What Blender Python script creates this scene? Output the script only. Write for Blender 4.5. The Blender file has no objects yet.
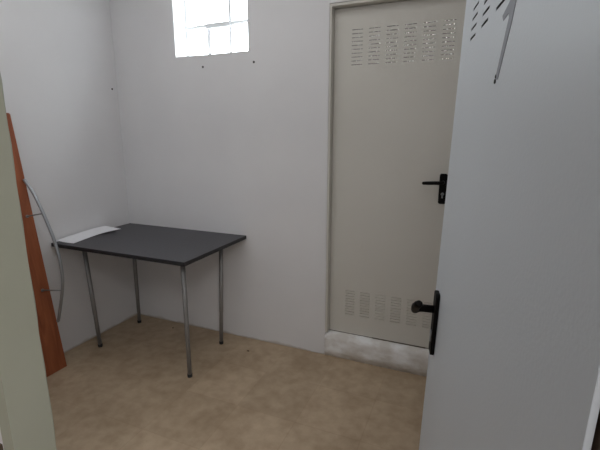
import bpy, bmesh, math, random
from mathutils import Vector, Matrix
random.seed(7)
SC = bpy.context.scene
C = SC.collection

# ------------------------------------------------------------------ camera
cam = bpy.data.cameras.new('camera')
cam.sensor_fit = 'HORIZONTAL'; cam.sensor_width = 36.0
cam.lens = 405.52 / 600 * 36.0
cam.clip_start = 0.02
camo = bpy.data.objects.new('camera', cam); C.objects.link(camo)
FW = Vector((-0.37951956, 0.89970575, -0.21562577))
RT = Vector((0.92138022, 0.38866243, 0.0))
UP = Vector((-0.08380563, 0.19867332, 0.97647608))
camo.matrix_world = Matrix(((RT.x, UP.x, -FW.x, 2.354), (RT.y, UP.y, -FW.y, -2.2645),
                            (RT.z, UP.z, -FW.z, 1.3881), (0, 0, 0, 1)))
SC.camera = camo

# ------------------------------------------------------------------ daylight and added fill lights
SC.view_settings.view_transform = 'Standard'
SC.view_settings.look = 'None'
SC.view_settings.gamma = 1.0
SC.view_settings.use_curve_mapping = False
SC.view_settings.exposure = 0.08
w = bpy.data.worlds.new('overcast_sky'); SC.world = w
w.use_nodes = True
bg = w.node_tree.nodes['Background']
bg.inputs['Color'].default_value = (0.90, 0.95, 1.0, 1)
bg.inputs['Strength'].default_value = 18.0

def portal(name, loc, rot, sx, sy):
    l = bpy.data.lights.new(name, 'AREA'); l.shape = 'RECTANGLE'; l.size = sx; l.size_y = sy
    l.cycles.is_portal = True
    o = bpy.data.objects.new(name, l); C.objects.link(o)
    o.location = loc; o.rotation_euler = rot
portal('window_daylight', (0.795, 0.20, 2.165), (-math.pi / 2, 0, 0), 0.54, 0.57)
#portal('corridor_daylight', (-0.3, -3.0, 1.55), (0, -math.pi / 2, 0), 1.7, 1.5)

def ceiling_fill(loc, sx, sy, power, col):  # unseen area light added as soft fill, without any fixture
    l = bpy.data.lights.new('ceiling_fill_light', 'AREA'); l.shape = 'RECTANGLE'; l.size = sx; l.size_y = sy
    l.energy = power; l.color = col
    o = bpy.data.objects.new('ceiling_fill_light', l); C.objects.link(o); o.location = loc
ceiling_fill((1.25, -1.0, 2.58), 1.7, 1.2, 7.4, (1.0, 0.985, 0.98))
ceiling_fill((3.0, -3.1, 2.58), 0.8, 0.8, 24.0, (1.0, 0.985, 0.98))

# ------------------------------------------------------------------ materials
def mat(name, col, rough=0.6, metal=0.0, var=None, scale=6.0, amount=0.5, bump=0.0, bscale=60.0,
        stretch=(1, 1, 1), spec=0.5, detail=4.0):
    m = bpy.data.materials.new(name); m.use_nodes = True
    nt = m.node_tree; b = nt.nodes['Principled BSDF']
    b.inputs['Base Color'].default_value = (*col, 1)
    b.inputs['Roughness'].default_value = rough
    b.inputs['Metallic'].default_value = metal
    b.inputs['Specular IOR Level'].default_value = spec
    tc = nt.nodes.new('ShaderNodeTexCoord'); mp = nt.nodes.new('ShaderNodeMapping')
    mp.inputs['Scale'].default_value = stretch
    nt.links.new(tc.outputs['Object'], mp.inputs['Vector'])
    if var:
        n = nt.nodes.new('ShaderNodeTexNoise'); n.inputs['Scale'].default_value = scale
        n.inputs['Detail'].default_value = detail
        nt.links.new(mp.outputs['Vector'], n.inputs['Vector'])
        r = nt.nodes.new('ShaderNodeValToRGB')
        r.color_ramp.elements[0].position = 0.5 - amount / 2
        r.color_ramp.elements[1].position = 0.5 + amount / 2
        r.color_ramp.elements[0].color = (*col, 1); r.color_ramp.elements[1].color = (*var, 1)
        nt.links.new(n.outputs['Fac'], r.inputs['Fac'])
        nt.links.new(r.outputs['Color'], b.inputs['Base Color'])
    if bump:
        n2 = nt.nodes.new('ShaderNodeTexNoise'); n2.inputs['Scale'].default_value = bscale
        n2.inputs['Detail'].default_value = 3
        nt.links.new(mp.outputs['Vector'], n2.inputs['Vector'])
        bp = nt.nodes.new('ShaderNodeBump'); bp.inputs['Strength'].default_value = bump
        bp.inputs['Distance'].default_value = 0.01
        nt.links.new(n2.outputs['Fac'], bp.inputs['Height'])
        nt.links.new(bp.outputs['Normal'], b.inputs['Normal'])
    return m

def foot_dirt(m):
    nt = m.node_tree; b = nt.nodes['Principled BSDF']; L = nt.links.new
    src = b.inputs['Base Color'].links[0].from_socket
    tc = nt.nodes.new('ShaderNodeTexCoord'); sp = nt.nodes.new('ShaderNodeSeparateXYZ'); L(tc.outputs['Object'], sp.inputs[0])
    n = nt.nodes.new('ShaderNodeTexNoise'); n.inputs['Scale'].default_value = 7; n.inputs['Detail'].default_value = 6
    L(tc.outputs['Object'], n.inputs['Vector'])
    mr = nt.nodes.new('ShaderNodeMapRange'); mr.inputs['From Min'].default_value = 0.35; mr.inputs['From Max'].default_value = 0.75
    mr.inputs['To Min'].default_value = 0.004; mr.inputs['To Max'].default_value = 0.034; L(n.outputs['Fac'], mr.inputs['Value'])
    dv = nt.nodes.new('ShaderNodeMath'); dv.operation = 'DIVIDE'; L(sp.outputs['Z'], dv.inputs[0]); L(mr.outputs['Result'], dv.inputs[1])
    r = nt.nodes.new('ShaderNodeValToRGB'); r.color_ramp.elements[0].color = (0.6, 0.6, 0.6, 1); r.color_ramp.elements[1].color = (0, 0, 0, 1)
    r.color_ramp.elements[0].position = 0.15; L(dv.outputs[0], r.inputs['Fac'])
    mx = nt.nodes.new('ShaderNodeMix'); mx.data_type = 'RGBA'; L(r.outputs['Color'], mx.inputs['Factor']); L(src, mx.inputs['A'])
    mx.inputs['B'].default_value = (0.36, 0.29, 0.21, 1); L(mx.outputs['Result'], b.inputs['Base Color'])

def floor_mat():
    m = mat('beige_mottled_flooring', (0.30, 0.215, 0.145), 0.55, 0, None, spec=0.35)
    nt = m.node_tree; b = nt.nodes['Principled BSDF']; L = nt.links.new
    tc = nt.nodes.new('ShaderNodeTexCoord')
    n1 = nt.nodes.new('ShaderNodeTexNoise'); n1.inputs['Scale'].default_value = 3.2; n1.inputs['Detail'].default_value = 7
    n1.inputs['Roughness'].default_value = 0.65
    L(tc.outputs['Object'], n1.inputs['Vector'])
    r1 = nt.nodes.new('ShaderNodeValToRGB')
    r1.color_ramp.elements[0].position = 0.33; r1.color_ramp.elements[0].color = (0.43, 0.322, 0.215, 1)
    r1.color_ramp.elements[1].position = 0.68; r1.color_ramp.elements[1].color = (0.58, 0.455, 0.32, 1)
    L(n1.outputs['Fac'], r1.inputs['Fac'])
    n2 = nt.nodes.new('ShaderNodeTexNoise'); n2.inputs['Scale'].default_value = 17; n2.inputs['Detail'].default_value = 5
    L(tc.outputs['Object'], n2.inputs['Vector'])
    r2 = nt.nodes.new('ShaderNodeValToRGB')
    r2.color_ramp.elements[0].position = 0.30; r2.color_ramp.elements[0].color = (0.80, 0.77, 0.74, 1)
    r2.color_ramp.elements[1].position = 0.62; r2.color_ramp.elements[1].color = (1, 1, 1, 1)
    L(n2.outputs['Fac'], r2.inputs['Fac'])
    mx = nt.nodes.new('ShaderNodeMix'); mx.data_type = 'RGBA'; mx.blend_type = 'MULTIPLY'; mx.inputs['Factor'].default_value = 0.8
    L(r1.outputs['Color'], mx.inputs['A']); L(r2.outputs['Color'], mx.inputs['B'])
    # faint square tile pattern printed on the sheet
    br = nt.nodes.new('ShaderNodeTexBrick'); br.offset = 0
    br.inputs['Scale'].default_value = 1.0; br.inputs['Brick Width'].default_value = 0.33; br.inputs['Row Height'].default_value = 0.33
    br.inputs['Mortar Size'].default_value = 0.004; br.inputs['Mortar Smooth'].default_value = 0.8
    br.inputs['Color1'].default_value = (1, 1, 1, 1); br.inputs['Color2'].default_value = (0.88, 0.88, 0.87, 1)
    br.inputs['Mortar'].default_value = (0.86, 0.84, 0.82, 1)
    L(tc.outputs['Object'], br.inputs['Vector'])
    m2 = nt.nodes.new('ShaderNodeMix'); m2.data_type = 'RGBA'; m2.blend_type = 'MULTIPLY'; m2.inputs['Factor'].default_value = 0.8
    L(mx.outputs['Result'], m2.inputs['A']); L(br.outputs['Color'], m2.inputs['B'])
    L(m2.outputs['Result'], b.inputs['Base Color'])
    return m

def wood_mat():
    m = mat('red_brown_wood', (0.3, 0.1, 0.05), 0.5, 0, None, spec=0.4)
    nt = m.node_tree; b = nt.nodes['Principled BSDF']; L = nt.links.new
    tc = nt.nodes.new('ShaderNodeTexCoord'); mp = nt.nodes.new('ShaderNodeMapping')
    mp.inputs['Scale'].default_value = (14, 14, 1.2)
    L(tc.outputs['Object'], mp.inputs['Vector'])
    n = nt.nodes.new('ShaderNodeTexNoise'); n.inputs['Scale'].default_value = 2.2; n.inputs['Detail'].default_value = 6
    n.inputs['Distortion'].default_value = 0.6
    L(mp.outputs['Vector'], n.inputs['Vector'])
    r = nt.nodes.new('ShaderNodeValToRGB')
    r.color_ramp.elements[0].position = 0.30; r.color_ramp.elements[0].color = (0.23, 0.062, 0.023, 1)
    r.color_ramp.elements[1].position = 0.68; r.color_ramp.elements[1].color = (0.40, 0.125, 0.050, 1)
    L(n.outputs['Fac'], r.inputs['Fac']); L(r.outputs['Color'], b.inputs['Base Color'])
    return m

def glass_mat():
    m = bpy.data.materials.new('window_glass'); m.use_nodes = True
    nt = m.node_tree; nt.nodes.remove(nt.nodes['Principled BSDF']); out = nt.nodes['Material Output']
    t = nt.nodes.new('ShaderNodeBsdfTransparent'); t.inputs['Color'].default_value = (0.95, 0.97, 0.97, 1)
    g = nt.nodes.new('ShaderNodeBsdfGlossy'); g.inputs['Roughness'].default_value = 0.1
    mx = nt.nodes.new('ShaderNodeMixShader'); mx.inputs['Fac'].default_value = 0.06
    nt.links.new(t.outputs[0], mx.inputs[1]); nt.links.new(g.outputs[0], mx.inputs[2]); nt.links.new(mx.outputs[0], out.inputs[0])
    return m

M = {}
M['plaster'] = mat('white_plaster', (0.76, 0.755, 0.765), 0.9, 0, (0.81, 0.805, 0.81), 2.2, 0.5, 0.12, 9, spec=0.15)
foot_dirt(M['plaster'])
M['jamb'] = mat('grey_green_painted_plaster', (0.43, 0.44, 0.355), 0.8, 0, (0.47, 0.48, 0.39), 3, 0.5, 0.15, 14, spec=0.2)
M['ceiling'] = mat('white_ceiling_paint', (0.80, 0.80, 0.80), 0.95, spec=0.1)
M['floor'] = floor_mat()
M['step'] = mat('worn_white_step_plaster', (0.73, 0.70, 0.66), 0.85, 0, (0.93, 0.93, 0.93), 8, 0.20, 0.5, 22, stretch=(1, 1, 1.6), spec=0.2)
M['cream'] = mat('cream_door_paint', (0.66, 0.64, 0.585), 0.5, 0, (0.69, 0.67, 0.615), 2, 0.5, 0.03, 90, spec=0.3)
M['white_door'] = mat('pale_grey_door_paint', (0.595, 0.635, 0.675), 0.42, 0, (0.62, 0.66, 0.70), 2, 0.5, 0.06, 160, spec=0.35)
M['slot'] = mat('slot_interior', (0.20, 0.185, 0.165), 0.9)
M['grime'] = mat('dirty_gap', (0.10, 0.075, 0.055), 0.95, 0, (0.2, 0.17, 0.13), 30, 0.4)
M['black'] = mat('black_plastic', (0.005, 0.0045, 0.0045), 0.55, 0, None, spec=0.12)
M['charcoal'] = mat('charcoal_laminate', (0.056, 0.055, 0.062), 0.5, 0, (0.078, 0.077, 0.084), 70, 0.5, spec=0.45)
M['edge'] = mat('black_edging', (0.012, 0.012, 0.014), 0.5)
M['leg'] = mat('grey_steel_tube', (0.25, 0.245, 0.24), 0.45, 0.4, (0.30, 0.295, 0.29), 20, 0.5)
M['rubber'] = mat('dark_rubber_and_slot_shade', (0.02, 0.02, 0.02), 0.7)
M['steel'] = mat('brushed_steel', (0.36, 0.38, 0.40), 0.40, 0.7)
M['wood'] = wood_mat()
M['paper'] = mat('white_paper', (0.87, 0.87, 0.90), 0.85, spec=0.2)
M['glass'] = glass_mat()
M['winframe'] = mat('white_window_metal', (0.78, 0.79, 0.80), 0.5)
M['digit'] = mat('grey_metal_digit', (0.24, 0.25, 0.28), 0.6, 0.0)
M['brown'] = mat('dark_brown_trim', (0.085, 0.058, 0.04), 0.6, 0, (0.11, 0.075, 0.052), 5, 0.5, stretch=(8, 8, 1))
M['ground'] = mat('outdoor_concrete', (0.28, 0.27, 0.25), 0.9, 0, (0.33, 0.32, 0.30), 4, 0.5)
M['flake'] = mat('brown_crumb', (0.12, 0.08, 0.05), 0.9)

# ------------------------------------------------------------------ helpers
def box(bm, lo, hi):
    x0, y0, z0 = lo; x1, y1, z1 = hi
    v = [bm.verts.new(p) for p in ((x0, y0, z0), (x1, y0, z0), (x1, y1, z0), (x0, y1, z0),
                                   (x0, y0, z1), (x1, y0, z1), (x1, y1, z1), (x0, y1, z1))]
    for f in ((3, 2, 1, 0), (4, 5, 6, 7), (0, 1, 5, 4), (1, 2, 6, 5), (2, 3, 7, 6), (3, 0, 4, 7)):
        bm.faces.new([v[i] for i in f])
    return v

def tube(bm, pts, rad, seg=14, caps=True):
    pts = [Vector(p) for p in pts]
    rads = rad if isinstance(rad, (list, tuple)) else [rad] * len(pts)
    rings = []
    t0 = (pts[1] - pts[0]).normalized()
    ref = Vector((0, 0, 1)) if abs(t0.z) < 0.9 else Vector((1, 0, 0))
    n = t0.cross(ref).normalized()
    for i, p in enumerate(pts):
        a = pts[max(i - 1, 0)]; b = pts[min(i + 1, len(pts) - 1)]
        t = (b - a).normalized()
        n = (n - t * n.dot(t)).normalized(); bn = t.cross(n)
        rings.append([bm.verts.new(p + (n * math.cos(k * 2 * math.pi / seg) + bn * math.sin(k * 2 * math.pi / seg)) * rads[i]) for k in range(seg)])
    for i in range(len(pts) - 1):
        for k in range(seg):
            f = bm.faces.new([rings[i][k], rings[i][(k + 1) % seg], rings[i + 1][(k + 1) % seg], rings[i + 1][k]])
            f.smooth = True
    if caps:
        bm.faces.new(rings[0][::-1]); bm.faces.new(rings[-1])

def prism(bm, poly, h0, h1, axis='y'):
    """polygon in (x,z) extruded along y"""
    a = [bm.verts.new((x, h0, z)) for x, z in poly]; b = [bm.verts.new((x, h1, z)) for x, z in poly]
    bm.faces.new(a); bm.faces.new(b[::-1])
    for i in range(len(poly)):
        j = (i + 1) % len(poly)
        bm.faces.new([a[j], a[i], b[i], b[j]])

def obj(name, bm, m, parent=None, bevel=0.0, seg=2, smooth=False):
    bmesh.ops.recalc_face_normals(bm, faces=bm.faces)
    me = bpy.data.meshes.new(name); bm.to_mesh(me); bm.free()
    me.materials.append(m)
    o = bpy.data.objects.new(name, me); C.objects.link(o)
    if parent: o.parent = parent
    if smooth:
        for p in me.polygons: p.use_smooth = True
    if bevel:
        b = o.modifiers.new('bevel', 'BEVEL'); b.width = bevel; b.segments = seg; b.limit_method = 'ANGLE'; b.angle_limit = math.radians(40)
    return o

def boxes(name, lst, m, parent=None, bevel=0.0):
    bm = bmesh.new()
    for lo, hi in lst: box(bm, lo, hi)
    return obj(name, bm, m, parent, bevel)

def empty(name, loc=(0, 0, 0)):
    o = bpy.data.objects.new(name, None); C.objects.link(o); o.location = loc
    o.empty_display_size = 0.1
    return o

def tag(o, label, cat, group=None, kind=None):
    o['label'] = label; o['category'] = cat
    if group: o['group'] = group
    if kind: o['kind'] = kind
    return o

def struct(o, label=None, cat=None):
    o['kind'] = 'structure'
    if label: o['label'] = label
    if cat: o['category'] = cat
    return o

# ------------------------------------------------------------------ room shell
H = 2.62
WX0, WX1, WZ0, WZ1 = 0.526, 1.063, 1.882, 2.45           # window opening
DX0, DX1, DZ1 = 1.572, 2.352, 2.083                       # back door opening
FY0, FY1 = -1.892, -1.815                                 # front wall, outside and room faces
JX0, JX1, JZ = 1.644, 2.52, 2.06                           # front doorway
RX = 2.85; T = 0.22; CY = -4.0; CX0, CX1 = -0.3, 4.2

bm = bmesh.new(); box(bm, (CX0, CY, -0.10), (CX1, T, 0.0)); struct(obj('floor', bm, M['floor']), 'beige mottled vinyl floor of the small room', 'floor')
bm = bmesh.new(); box(bm, (CX0, CY, H), (CX1, T, H + 0.1)); struct(obj('ceiling', bm, M['ceiling']), 'plain white ceiling', 'ceiling')
struct(boxes('wall_left', [((-T, FY0, 0), (0, T, H))], M['plaster']), 'white plaster wall on the left', 'wall')
struct(boxes('wall_back', [((0, 0, 0), (WX0, T, H)), ((WX0, 0, 0), (WX1, T, WZ0)), ((WX0, 0, WZ1), (WX1, T, H)),
                           ((WX1, 0, 0), (DX0, T, H)), ((DX0, 0, DZ1), (DX1, T, H)), ((DX1, 0, 0), (RX, T, H))], M['plaster']),
       'white plaster back wall with a high window and a cream door', 'wall')
struct(boxes('wall_right', [((RX, FY0, 0), (RX + T, T, H))], M['plaster']), 'white wall behind the open door', 'wall')

def front_wall():
    bm = bmesh.new()
    box(bm, (0, FY0, 0), (JX0 - 0.03, FY1, H)); box(bm, (JX0, FY0, JZ), (JX1, FY1, H)); box(bm, (JX1, FY0, 0), (RX, FY1, H))
    box(bm, (JX0 - 0.03, FY0, JZ), (JX0, FY1, H))
    return obj('wall_front', bm, M['plaster'])
struct(front_wall(), 'partition with the doorway the view looks through', 'wall')
def jamb():
    bm = bmesh.new(); n = 60; rows = []
    for i in range(n + 1):
        z = JZ * i / n
        e = random.uniform(-0.0012, 0.0012)
        c = 0.004 + (random.uniform(0, 0.004) if random.random() < 0.25 else 0)
        rows.append([bm.verts.new(p) for p in ((JX0 - 0.03, FY0, z), (JX0, FY0, z), (JX0 + e * 0.3, FY1 - c, z),
                                               (JX0 - c, FY1 + e, z), (JX0 - 0.03, FY1, z))])
    for i in range(n):
        for k in range(5):
            bm.faces.new([rows[i][k], rows[i][(k + 1) % 5], rows[i + 1][(k + 1) % 5], rows[i + 1][k]])
    bm.faces.new(rows[0]); bm.faces.new(rows[-1])
    return obj('trim_1', bm, M['jamb'])
struct(jamb(), 'grey-green plastered door jamb at the left edge of the view', 'door jamb')
struct(boxes('trim_2', [((1.40, FY0 - 0.004, 0), (1.612, FY0, 0.842))], M['brown']), 'dark brown corridor skirting at the lower left corner', 'trim')

# corridor the view is taken from
struct(boxes('wall_corridor', [((CX0, CY - T, 0), (CX1, CY, H))], M['plaster']))
struct(boxes('wall_corridor_left', [((CX0 - T, CY, 0), (CX0, FY0, H)), ((CX0 - T, FY0, 0), (0, FY1, H))], M['plaster']))
struct(boxes('wall_corridor_right', [((CX1, CY, 0), (CX1 + T, FY0, H)), ((RX, FY0, 0), (CX1 + T, FY1, H))], M['plaster']))
bm = bmesh.new(); box(bm, (-12, -16, -0.3), (16, 14, -0.11)); struct(obj('ground', bm, M['ground']))

struct(boxes('sky_blocker', [((1.36, 1.2, -0.1), (4.0, 1.35, 3.2))], M['ground']))  # unseen slab added to dim the sky showing through the vent slots

# step below the back door
def step():
    bm = bmesh.new(); n = 40
    prof = [(-0.002, 0.0), (-0.006, 0.05), (-0.006, 0.115), (0.0, 0.136), (0.012, 0.147), (0.05, 0.151), (0.12, 0.151), (0.12, 0.0)]
    rings = []
    for i in range(n + 1):
        x = DX0 + (DX1 - DX0) * i / n
        rings.append([bm.verts.new((x, y + (random.uniform(-0.003, 0.002) if k < 5 else 0), z + (random.uniform(-0.003, 0.002) if 1 < k < 6 else 0))) for k, (y, z) in enumerate(prof)])
    for i in range(n):
        for k in range(len(prof)):
            j = (k + 1) % len(prof)
            f = bm.faces.new([rings[i][k], rings[i][j], rings[i + 1][j], rings[i + 1][k]]); f.smooth = k < 5
    bm.faces.new(rings[0]); bm.faces.new(rings[-1])
    return obj('trim_4', bm, M['step'])
struct(step(), 'worn white plaster step below the cream back door', 'step')

# ------------------------------------------------------------------ window
win = struct(empty('window_1', (0.795, 0.12, WZ0)), 'small bright high window in the back wall', 'window')
wy0, wy1 = 0.0, 0.03
def wl(lst): return [((a[0] - 0.795, a[1], a[2] - WZ0), (b[0] - 0.795, b[1], b[2] - WZ0)) for a, b in lst]
boxes('window_frame', wl([((WX0, wy0, WZ0), (WX0 + 0.012, wy1, WZ1)), ((WX1 - 0.012, wy0, WZ0), (WX1, wy1, WZ1)),
                          ((WX0, wy0, WZ0), (WX1, wy1, WZ0 + 0.015)), ((WX0, wy0, WZ1 - 0.015), (WX1, wy1, WZ1))]), M['winframe'], win)
bm = bmesh.new()
tube(bm, [(0.535 - 0.795, -0.012, 2.076 - WZ0), (0.70 - 0.795, -0.012, 2.076 - WZ0)], 0.0105)
box(bm, (0.70 - 0.795, -0.022, 2.060 - WZ0), (0.88 - 0.795, -0.004, 2.088 - WZ0))
tube(bm, [(0.88 - 0.795, -0.012, 2.076 - WZ0), (WX1 - 0.795, -0.012, 2.076 - WZ0)], 0.0125)
obj('transom_bar', bm, M['winframe'], win)
boxes('mullion', wl([((0.695, -0.004, WZ0), (0.719, 0.006, 2.07))]), M['winframe'], win)
boxes('mullion', wl([((0.862, -0.004, WZ0), (0.880, 0.006, WZ1))]), M['winframe'], win)
boxes('pane', wl([((WX0 + 0.012, 0.013, WZ0 + 0.015), (WX1 - 0.012, 0.017, WZ1 - 0.015))]), M['glass'], win)

# ------------------------------------------------------------------ doors
def slot_grid(W, Ht, cols, rowsets, y, th=0.0):
    """one sheet with real slots: cols = [(x0,x1)], rows = [(z0,z1)]"""
    xs = sorted({0, W} | {v for c in cols for v in c}); zs = sorted({0, Ht} | {v for r in rowsets for v in r})
    cs = set(cols); rs = set(rowsets)
    bm = bmesh.new(); g = {}
    def V(i, k):
        if (i, k) not in g: g[(i, k)] = bm.verts.new((xs[i], y, zs[k]))
        return g[(i, k)]
    for i in range(len(xs) - 1):
        for k in range(len(zs) - 1):
            if (xs[i], xs[i + 1]) in cs and (zs[k], zs[k + 1]) in rs: continue
            bm.faces.new([V(i, k), V(i + 1, k), V(i + 1, k + 1), V(i, k + 1)])
    return bm

def handle(parent, X, Z, s, lev, size=1.0):
    x = z = 0.0
    """black plate + lever on the -y face at y=0; lev = -1 lever points to -x, +1 to +x"""
    bm = bmesh.new(); n = 8; poly = []
    hw, hh, r = 0.020, 0.082, 0.010
    for cx, cz, a0 in ((hw - r, hh - r, 0), (-hw + r, hh - r, 90), (-hw + r, -hh + r, 180), (hw - r, -hh + r, 270)):
        for k in range(n + 1):
            a = math.radians(a0 + 90 * k / n); poly.append((cx + r * math.cos(a), cz + r * math.sin(a)))
    prism(bm, [(x + a, z + b) for a, b in poly], -0.010, 0.0)
    pl = obj('door_handle', bm, M['black'], parent, 0.002)
    lz = z + 0.036
    bm = bmesh.new()
    tube(bm, [(x, -0.008, lz), (x, -0.035, lz), (x + lev * 0.004, -0.047, lz), (x + lev * 0.016, -0.055, lz), (x + lev * 0.05, -0.057, lz - 0.001 + s * 0.04),
              (x + lev * 0.09, -0.056, lz - 0.003 + s * 0.08), (x + lev * 0.110, -0.055, lz - 0.004 + s * 0.10), (x + lev * 0.116, -0.055, lz - 0.004 + s * 0.106)],
         [0.0095, 0.0095, 0.0095, 0.010, 0.010, 0.0095, 0.0085, 0.005], 16)
    obj('lever', bm, M['black'], pl)
    bm = bmesh.new()
    tube(bm, [(x, -0.0095, z - 0.028), (x, -0.0125, z - 0.028)], 0.0085, 16)
    box(bm, (x - 0.004, -0.0125, z - 0.050), (x + 0.004, -0.0095, z - 0.026))
    obj('lock_cylinder', bm, M['steel'], pl)
    pl.location = (X, 0, Z); pl.scale = (size, size, size)
    return pl

# back door: cream sheet-metal leaf with two bands of slots
BX, BZ, BW, BH = 1.586, 0.156, 0.752, 1.906
bcols = [(round(0.100 + i * 0.0945, 4), round(0.100 + i * 0.0945 + 0.062, 4)) for i in range(6)]
low = [(round(0.128 + i * 0.0172, 4), round(0.128 + i * 0.0172 + 0.0034, 4)) for i in range(10)]
top = [(round(1.612 + i * 0.0200, 4), round(1.612 + i * 0.0200 + 0.0048, 4)) for i in range(10)]
bd = obj('door_1', slot_grid(BW, BH, bcols, low + top, 0), M['cream'])
bd.location = (BX, 0.05, BZ)
sm = bd.modifiers.new('thickness', 'SOLIDIFY'); sm.thickness = 0.008; sm.offset = -1
struct(bd, 'closed cream metal door with slotted vents, shut in the back wall', 'door')
bm = bmesh.new()
for (x0, x1) in bcols:
    for (z0, z1) in low: box(bm, (x0, 0.0085, z0 - 0.001), (x1, 0.011, z1 + 0.001))
    for (z0, z1) in top:                                   # pierced strip: dirt and mesh leave small openings
        x = x0
        while x < x1:
            ln = random.uniform(0.006, 0.022)
            box(bm, (x, 0.0025, z0 - 0.0004), (min(x + ln, x1), 0.0060, z1 + 0.0004))
            x += ln + random.uniform(0.0006, 0.0030)
obj('vent_mesh', bm, M['slot'], bd)
boxes('door_frame', [((-0.014, -0.046, 0), (-0.002, 0.06, BH + 0.02)), ((BW + 0.002, -0.046, 0), (BW + 0.014, 0.06, BH + 0.02)),
                     ((-0.002, -0.046, BH + 0.006), (BW + 0.002, 0.06, BH + 0.02)),
                     ((-0.002, 0.010, 0), (0.02, 0.06, BH + 0.006)), ((BW - 0.02, 0.010, 0), (BW + 0.002, 0.06, BH + 0.006)),
                     ((-0.002, 0.010, -0.004), (BW + 0.002, 0.06, 0.02)), ((-0.002, 0.010, BH - 0.02), (BW + 0.002, 0.06, BH + 0.006))], M['cream'], bd, 0.0015)
boxes('dirt_line', [((0.0, 0.001, -0.005), (BW, 0.028, 0.0030)), ((0.28, -0.004, -0.0045), (0.60, 0.02, 0.0015))], M['grime'], bd)
handle(bd, 0.631, 0.950, 0.0, -0.9)

# open door in the foreground: local x from free edge to hinge, local -y = visible face
FE = Vector((2.2842, -1.05, 0)); HG = Vector((2.45, -1.93, 0)); A = 0.0262
dx = (HG - FE).normalized(); n0 = Vector((dx.y, -dx.x, 0))
wz = Vector((0, 0, 1)) * math.cos(A) - n0 * math.sin(A)
nn = n0 * math.cos(A) + Vector((0, 0, 1)) * math.sin(A)
org = FE + Vector((0, 0, 0.95)) - wz * (0.95 - 0.03)
LW, LH = 0.888, 1.94
cw = 0.060
fcols = [(round(0.127 + i * 0.1205, 4), round(0.127 + i * 0.1205 + cw, 4)) for i in range(6)]
ftop = [(round(1.5730 + i * 0.0215, 4), round(1.5730 + i * 0.0215 + 0.0060, 4)) for i in range(12)]
flow = [(round(0.125 + i * 0.0215, 4), round(0.125 + i * 0.0215 + 0.0060, 4)) for i in range(10)]
fd = obj('door_2', slot_grid(LW, LH, fcols, ftop + flow, 0), M['white_door'])
fd.matrix_world = Matrix(((dx.x, -nn.x, wz.x, org.x), (dx.y, -nn.y, wz.y, org.y), (dx.z, -nn.z, wz.z, org.z), (0, 0, 0, 1)))
sm = fd.modifiers.new('thickness', 'SOLIDIFY'); sm.thickness = 0.0006; sm.offset = -1
struct(fd, 'open pale grey metal door with black lever in the right foreground', 'door')
E1 = LW - 0.05
boxes('door_body', [((0, 0.031, 0), (E1, 0.033, LH)), ((0, 0.0015, 0), (0.0015, 0.031, LH)), ((E1 - 0.0015, 0.006, 0), (E1, 0.031, LH)),
                    ((0.0015, 0.0015, 0), (E1 - 0.0015, 0.031, 0.0015)), ((0.0015, 0.0015, LH - 0.0015), (E1 - 0.0015, 0.031, LH)),
                    ((E1 - 0.02, 0.0008, 0), (LW, 0.0060, LH))], M['white_door'], fd)
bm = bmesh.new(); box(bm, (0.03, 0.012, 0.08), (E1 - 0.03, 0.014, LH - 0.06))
ln = obj('slot_shade_sheet', bm, M['rubber'], fd)  # black sheet added to give the shaded hollow behind the slots its dark
handle(fd, 0.080, 0.836, 0.50, 0.80, 1.14)
bm = bmesh.new()
prism(bm, [(0.4300, 1.4500), (0.4475, 1.4485), (0.4925, 1.5270), (0.5040, 1.5580), (0.5000, 1.5720), (0.4860, 1.5680), (0.4275, 1.5500), (0.4365, 1.5405), (0.4660, 1.5440), (0.4720, 1.5370)], -0.0008, 0.0)
dg = obj('number_plate', bm, M['digit'], fd); dg['label'] = 'grey metal digit 1'
bm = bmesh.new()
tube(bm, [(0.434, 0.0, 1.4550), (0.434, -0.0016, 1.4550)], 0.0032, 10)
tube(bm, [(0.431, 0.0, 1.4475), (0.431, -0.0016, 1.4475)], 0.0040, 10)
obj('screw', bm, M['black'], dg)
# dark brown strip set behind the hinge edge
bm = bmesh.new(); box(bm, (E1 + 0.004, 0.009, -0.028), (LW + 0.015, 0.075, 2.03))
hp = obj('trim_3', bm, M['brown'], None, 0.002); hp.matrix_world = fd.matrix_world.copy()
struct(hp, 'dark brown strip at the right edge of the view', 'door post')

# ------------------------------------------------------------------ table
TH = 0.742; TT = 0.022
tb = empty('table', (0.504, -0.32, 0)); tag(tb, 'small dark charcoal table with grey tube legs in the corner', 'table')
ox, oy = tb.location.x, tb.location.y
tx0, tx1, ty0, ty1 = 0.008, 1.015, -0.639, -0.004
e = 0.002
tp = boxes('tabletop', [((tx0 + e - ox, ty0 + e - oy, TH - TT), (tx1 - e - ox, ty1 - e - oy, TH))], M['charcoal'], tb, 0.001)
boxes('edge_band', [((tx0 - ox, ty0 - oy, TH - TT), (tx1 - ox, ty0 + e - oy, TH - 0.0005)), ((tx0 - ox, ty1 - e - oy, TH - TT), (tx1 - ox, ty1 - oy, TH - 0.0005)),
                    ((tx0 - ox, ty0 + e - oy, TH - TT), (tx0 + e - ox, ty1 - e - oy, TH - 0.0005)), ((tx1 - e - ox, ty0 + e - oy, TH - TT), (tx1 - ox, ty1 - e - oy, TH - 0.0005))], M['edge'], tp)
zt = TH - TT
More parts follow.
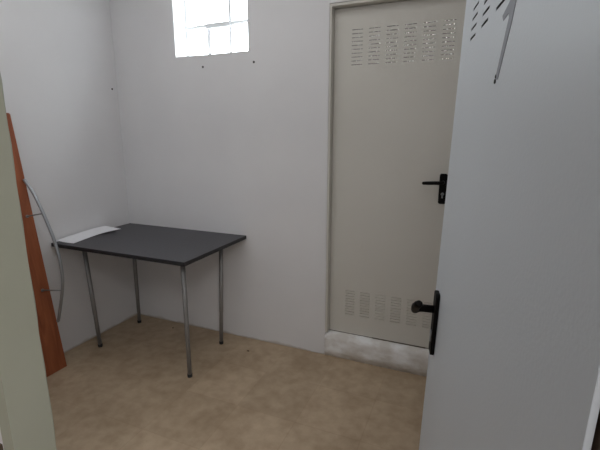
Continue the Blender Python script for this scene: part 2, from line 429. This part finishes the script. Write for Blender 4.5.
for (fx, fy), (px, py) in (((0.147, -0.492), (0.106, -0.497)), ((0.123, -0.113), (0.130, -0.110)),
                           ((0.924, -0.543), (0.926, -0.545)), ((0.876, -0.142), (0.904, -0.135))):
    a = Vector((fx - ox, fy - oy, 0.018)); b = Vector((px - ox, py - oy, zt))
    bm = bmesh.new()
    mid = a.lerp(b, 0.30); mid2 = a.lerp(b, 0.305)
    tube(bm, [a, mid, mid2, b], [0.0125, 0.0125, 0.0135, 0.0135], 18)
    lg = obj('leg', bm, M['leg'], tb)
    bm = bmesh.new(); tube(bm, [(a.x, a.y, 0.0), (a.x, a.y, 0.004), (a.x, a.y, 0.020)], [0.0135, 0.0145, 0.0145], 16)
    obj('foot_cap', bm, M['rubber'], lg)
    bm = bmesh.new(); tube(bm, [(b.x, b.y, zt - 0.006), (b.x, b.y, zt - 0.0005)], 0.038, 20)
    obj('mounting_plate', bm, M['leg'], lg)

# paper lying on the table, wall side curled up, far corner lifted
def paper():
    rows = [((0.012, -0.607, 0.7450), (0.075, -0.600, 0.7362), (0.146, -0.592, 0.7362)),
            ((0.012, -0.500, 0.7530), (0.065, -0.500, 0.7380), (0.121, -0.495, 0.7365)),
            ((0.012, -0.400, 0.7600), (0.055, -0.400, 0.7430), (0.102, -0.396, 0.7380)),
            ((0.012, -0.320, 0.7640), (0.070, -0.322, 0.7500), (0.130, -0.330, 0.7500)),
            ((0.012, -0.236, 0.7630), (0.100, -0.240, 0.7590), (0.184, -0.256, 0.7590))]
    bm = bmesh.new()
    g = [[bm.verts.new((p[0], p[1], p[2] + TH - 0.735)) for p in r] for r in rows]
    for i in range(4):
        for k in range(2):
            f = bm.faces.new([g[i][k], g[i][k + 1], g[i + 1][k + 1], g[i + 1][k]]); f.smooth = True
    o = obj('paper_sheet', bm, M['paper'])
    s = o.modifiers.new('sub', 'SUBSURF'); s.levels = 2; s.render_levels = 3; s.boundary_smooth = 'PRESERVE_CORNERS'
    t = o.modifiers.new('thickness', 'SOLIDIFY'); t.thickness = 0.0006; t.offset = 1
    return o
tag(paper(), 'crumpled white sheet of paper on the charcoal table top', 'paper')

# ------------------------------------------------------------------ plank with bowed bar, leaning on the left wall
pk = empty('wooden_plank', (0.15, -0.87, 0)); tag(pk, 'red-brown wooden plank with a bowed metal bar leaning on left wall', 'plank')
px, py = pk.location.x, pk.location.y
PT = 0.020; PZ = 1.507; fx0, fx1 = 0.155, 0.021          # x of the visible face, bottom and top
bm = bmesh.new()
def P(face, y, z): return Vector((fx0 + (fx1 - fx0) * z / PZ - (0 if face else PT) - px, y - py, z))
ny0, ny1b, ny1t = -1.02, -0.746, -0.777
vs = []
for face in (1, 0):
    vs.append([bm.verts.new(P(face, ny0, 0.0 if face else 0.0)), bm.verts.new(P(face, ny1b, 0)), bm.verts.new(P(face, ny1t, PZ - 0.006)),
               bm.verts.new(P(face, ny1t - 0.006, PZ)), bm.verts.new(P(face, ny0, PZ))])
bm.faces.new(vs[0]); bm.faces.new(vs[1][::-1])
for i in range(5):
    j = (i + 1) % 5; bm.faces.new([vs[0][j], vs[0][i], vs[1][i], vs[1][j]])
obj('board', bm, M['wood'], pk, 0.002)
bow = [(0.062, 1.150), (0.070, 1.138), (0.126, 1.071), (0.179, 0.968), (0.222, 0.869), (0.245, 0.800), (0.264, 0.718), (0.269, 0.612), (0.253, 0.525), (0.214, 0.408), (0.186, 0.332), (0.176, 0.318)]
def cat(pts, n=5):
    out = []
    for i in range(len(pts) - 1):
        p0 = pts[max(i - 1, 0)]; p1 = pts[i]; p2 = pts[i + 1]; p3 = pts[min(i + 2, len(pts) - 1)]
        for k in range(n):
            t = k / n
            out.append(tuple(0.5 * ((2 * b) + (-a + c) * t + (2 * a - 5 * b + 4 * c - d) * t * t + (-a + 3 * b - 3 * c + d) * t ** 3) for a, b, c, d in zip(p0, p1, p2, p3)))
    out.append(pts[-1]); return out
bm = bmesh.new()
tube(bm, [(x - px, -0.78 - py, z) for x, z in cat(bow)], 0.0085, 14)
bb = obj('bowed_bar', bm, M['steel'], pk); bb['label'] = 'grey metal bar'
for (sx, sz, bx, bz) in ((0.179, 0.965, 0.0705, 0.944), (0.250, 0.522, 0.110, 0.509)):
    bm = bmesh.new()
    b0 = Vector((bx - px, -0.800 - py, bz)); b1 = Vector((sx - px, -0.78 - py, sz)); d = (b1 - b0).normalized()
    tube(bm, [b0 - d * 0.003, b0 + d * 0.004], 0.009, 14)
    tube(bm, [b0, b1], 0.0038, 10)
    obj('standoff', bm, M['leg'], pk)

# ------------------------------------------------------------------ small things
def nail(x, y, z, ax, label):
    bm = bmesh.new()
    d = Vector((0, -1, 0)) if ax == 'y' else Vector((1, 0, 0))
    p = Vector((0, 0, 0))
    tube(bm, [p + d * -0.004, p + d * 0.003, p + d * 0.0035], [0.004, 0.0065, 0.004], 10)
    o = obj('wall_plug', bm, M['black']); o.location = (x, y, z)
    tag(o, label, 'wall plug', 'dark wall plugs around the window')
nail(0.734, 0, 1.810, 'y', 'dark wall plug just under the middle of the bright window')
nail(1.101, 0, 1.816, 'y', 'dark wall plug below the right corner of the bright window')
nail(0, -0.048, 1.703, 'x', 'dark wall plug on the left wall near the room corner')

def crumb(x, y, sx, sy, label):
    bm = bmesh.new(); n = 9
    a = [bm.verts.new((sx * math.cos(k * 2 * math.pi / n) * random.uniform(0.7, 1.1), sy * math.sin(k * 2 * math.pi / n) * random.uniform(0.7, 1.1), 0)) for k in range(n)]
    b = [bm.verts.new((v.co.x * 0.7, v.co.y * 0.7, random.uniform(0.003, 0.006))) for v in a]
    bm.faces.new(a[::-1]); bm.faces.new(b)
    for k in range(n): bm.faces.new([a[k], a[(k + 1) % n], b[(k + 1) % n], b[k]])
    o = obj('dirt_crumb', bm, M['flake']); o.location = (x, y, 0.0)
    tag(o, label, 'dirt', 'crumbs on the floor')
crumb(1.093, -0.157, 0.012, 0.006, 'brown crumb on the beige floor right of the rear right table leg')
crumb(0.418, -0.086, 0.006, 0.008, 'tiny dark crumb on the floor under the table, by the back wall')
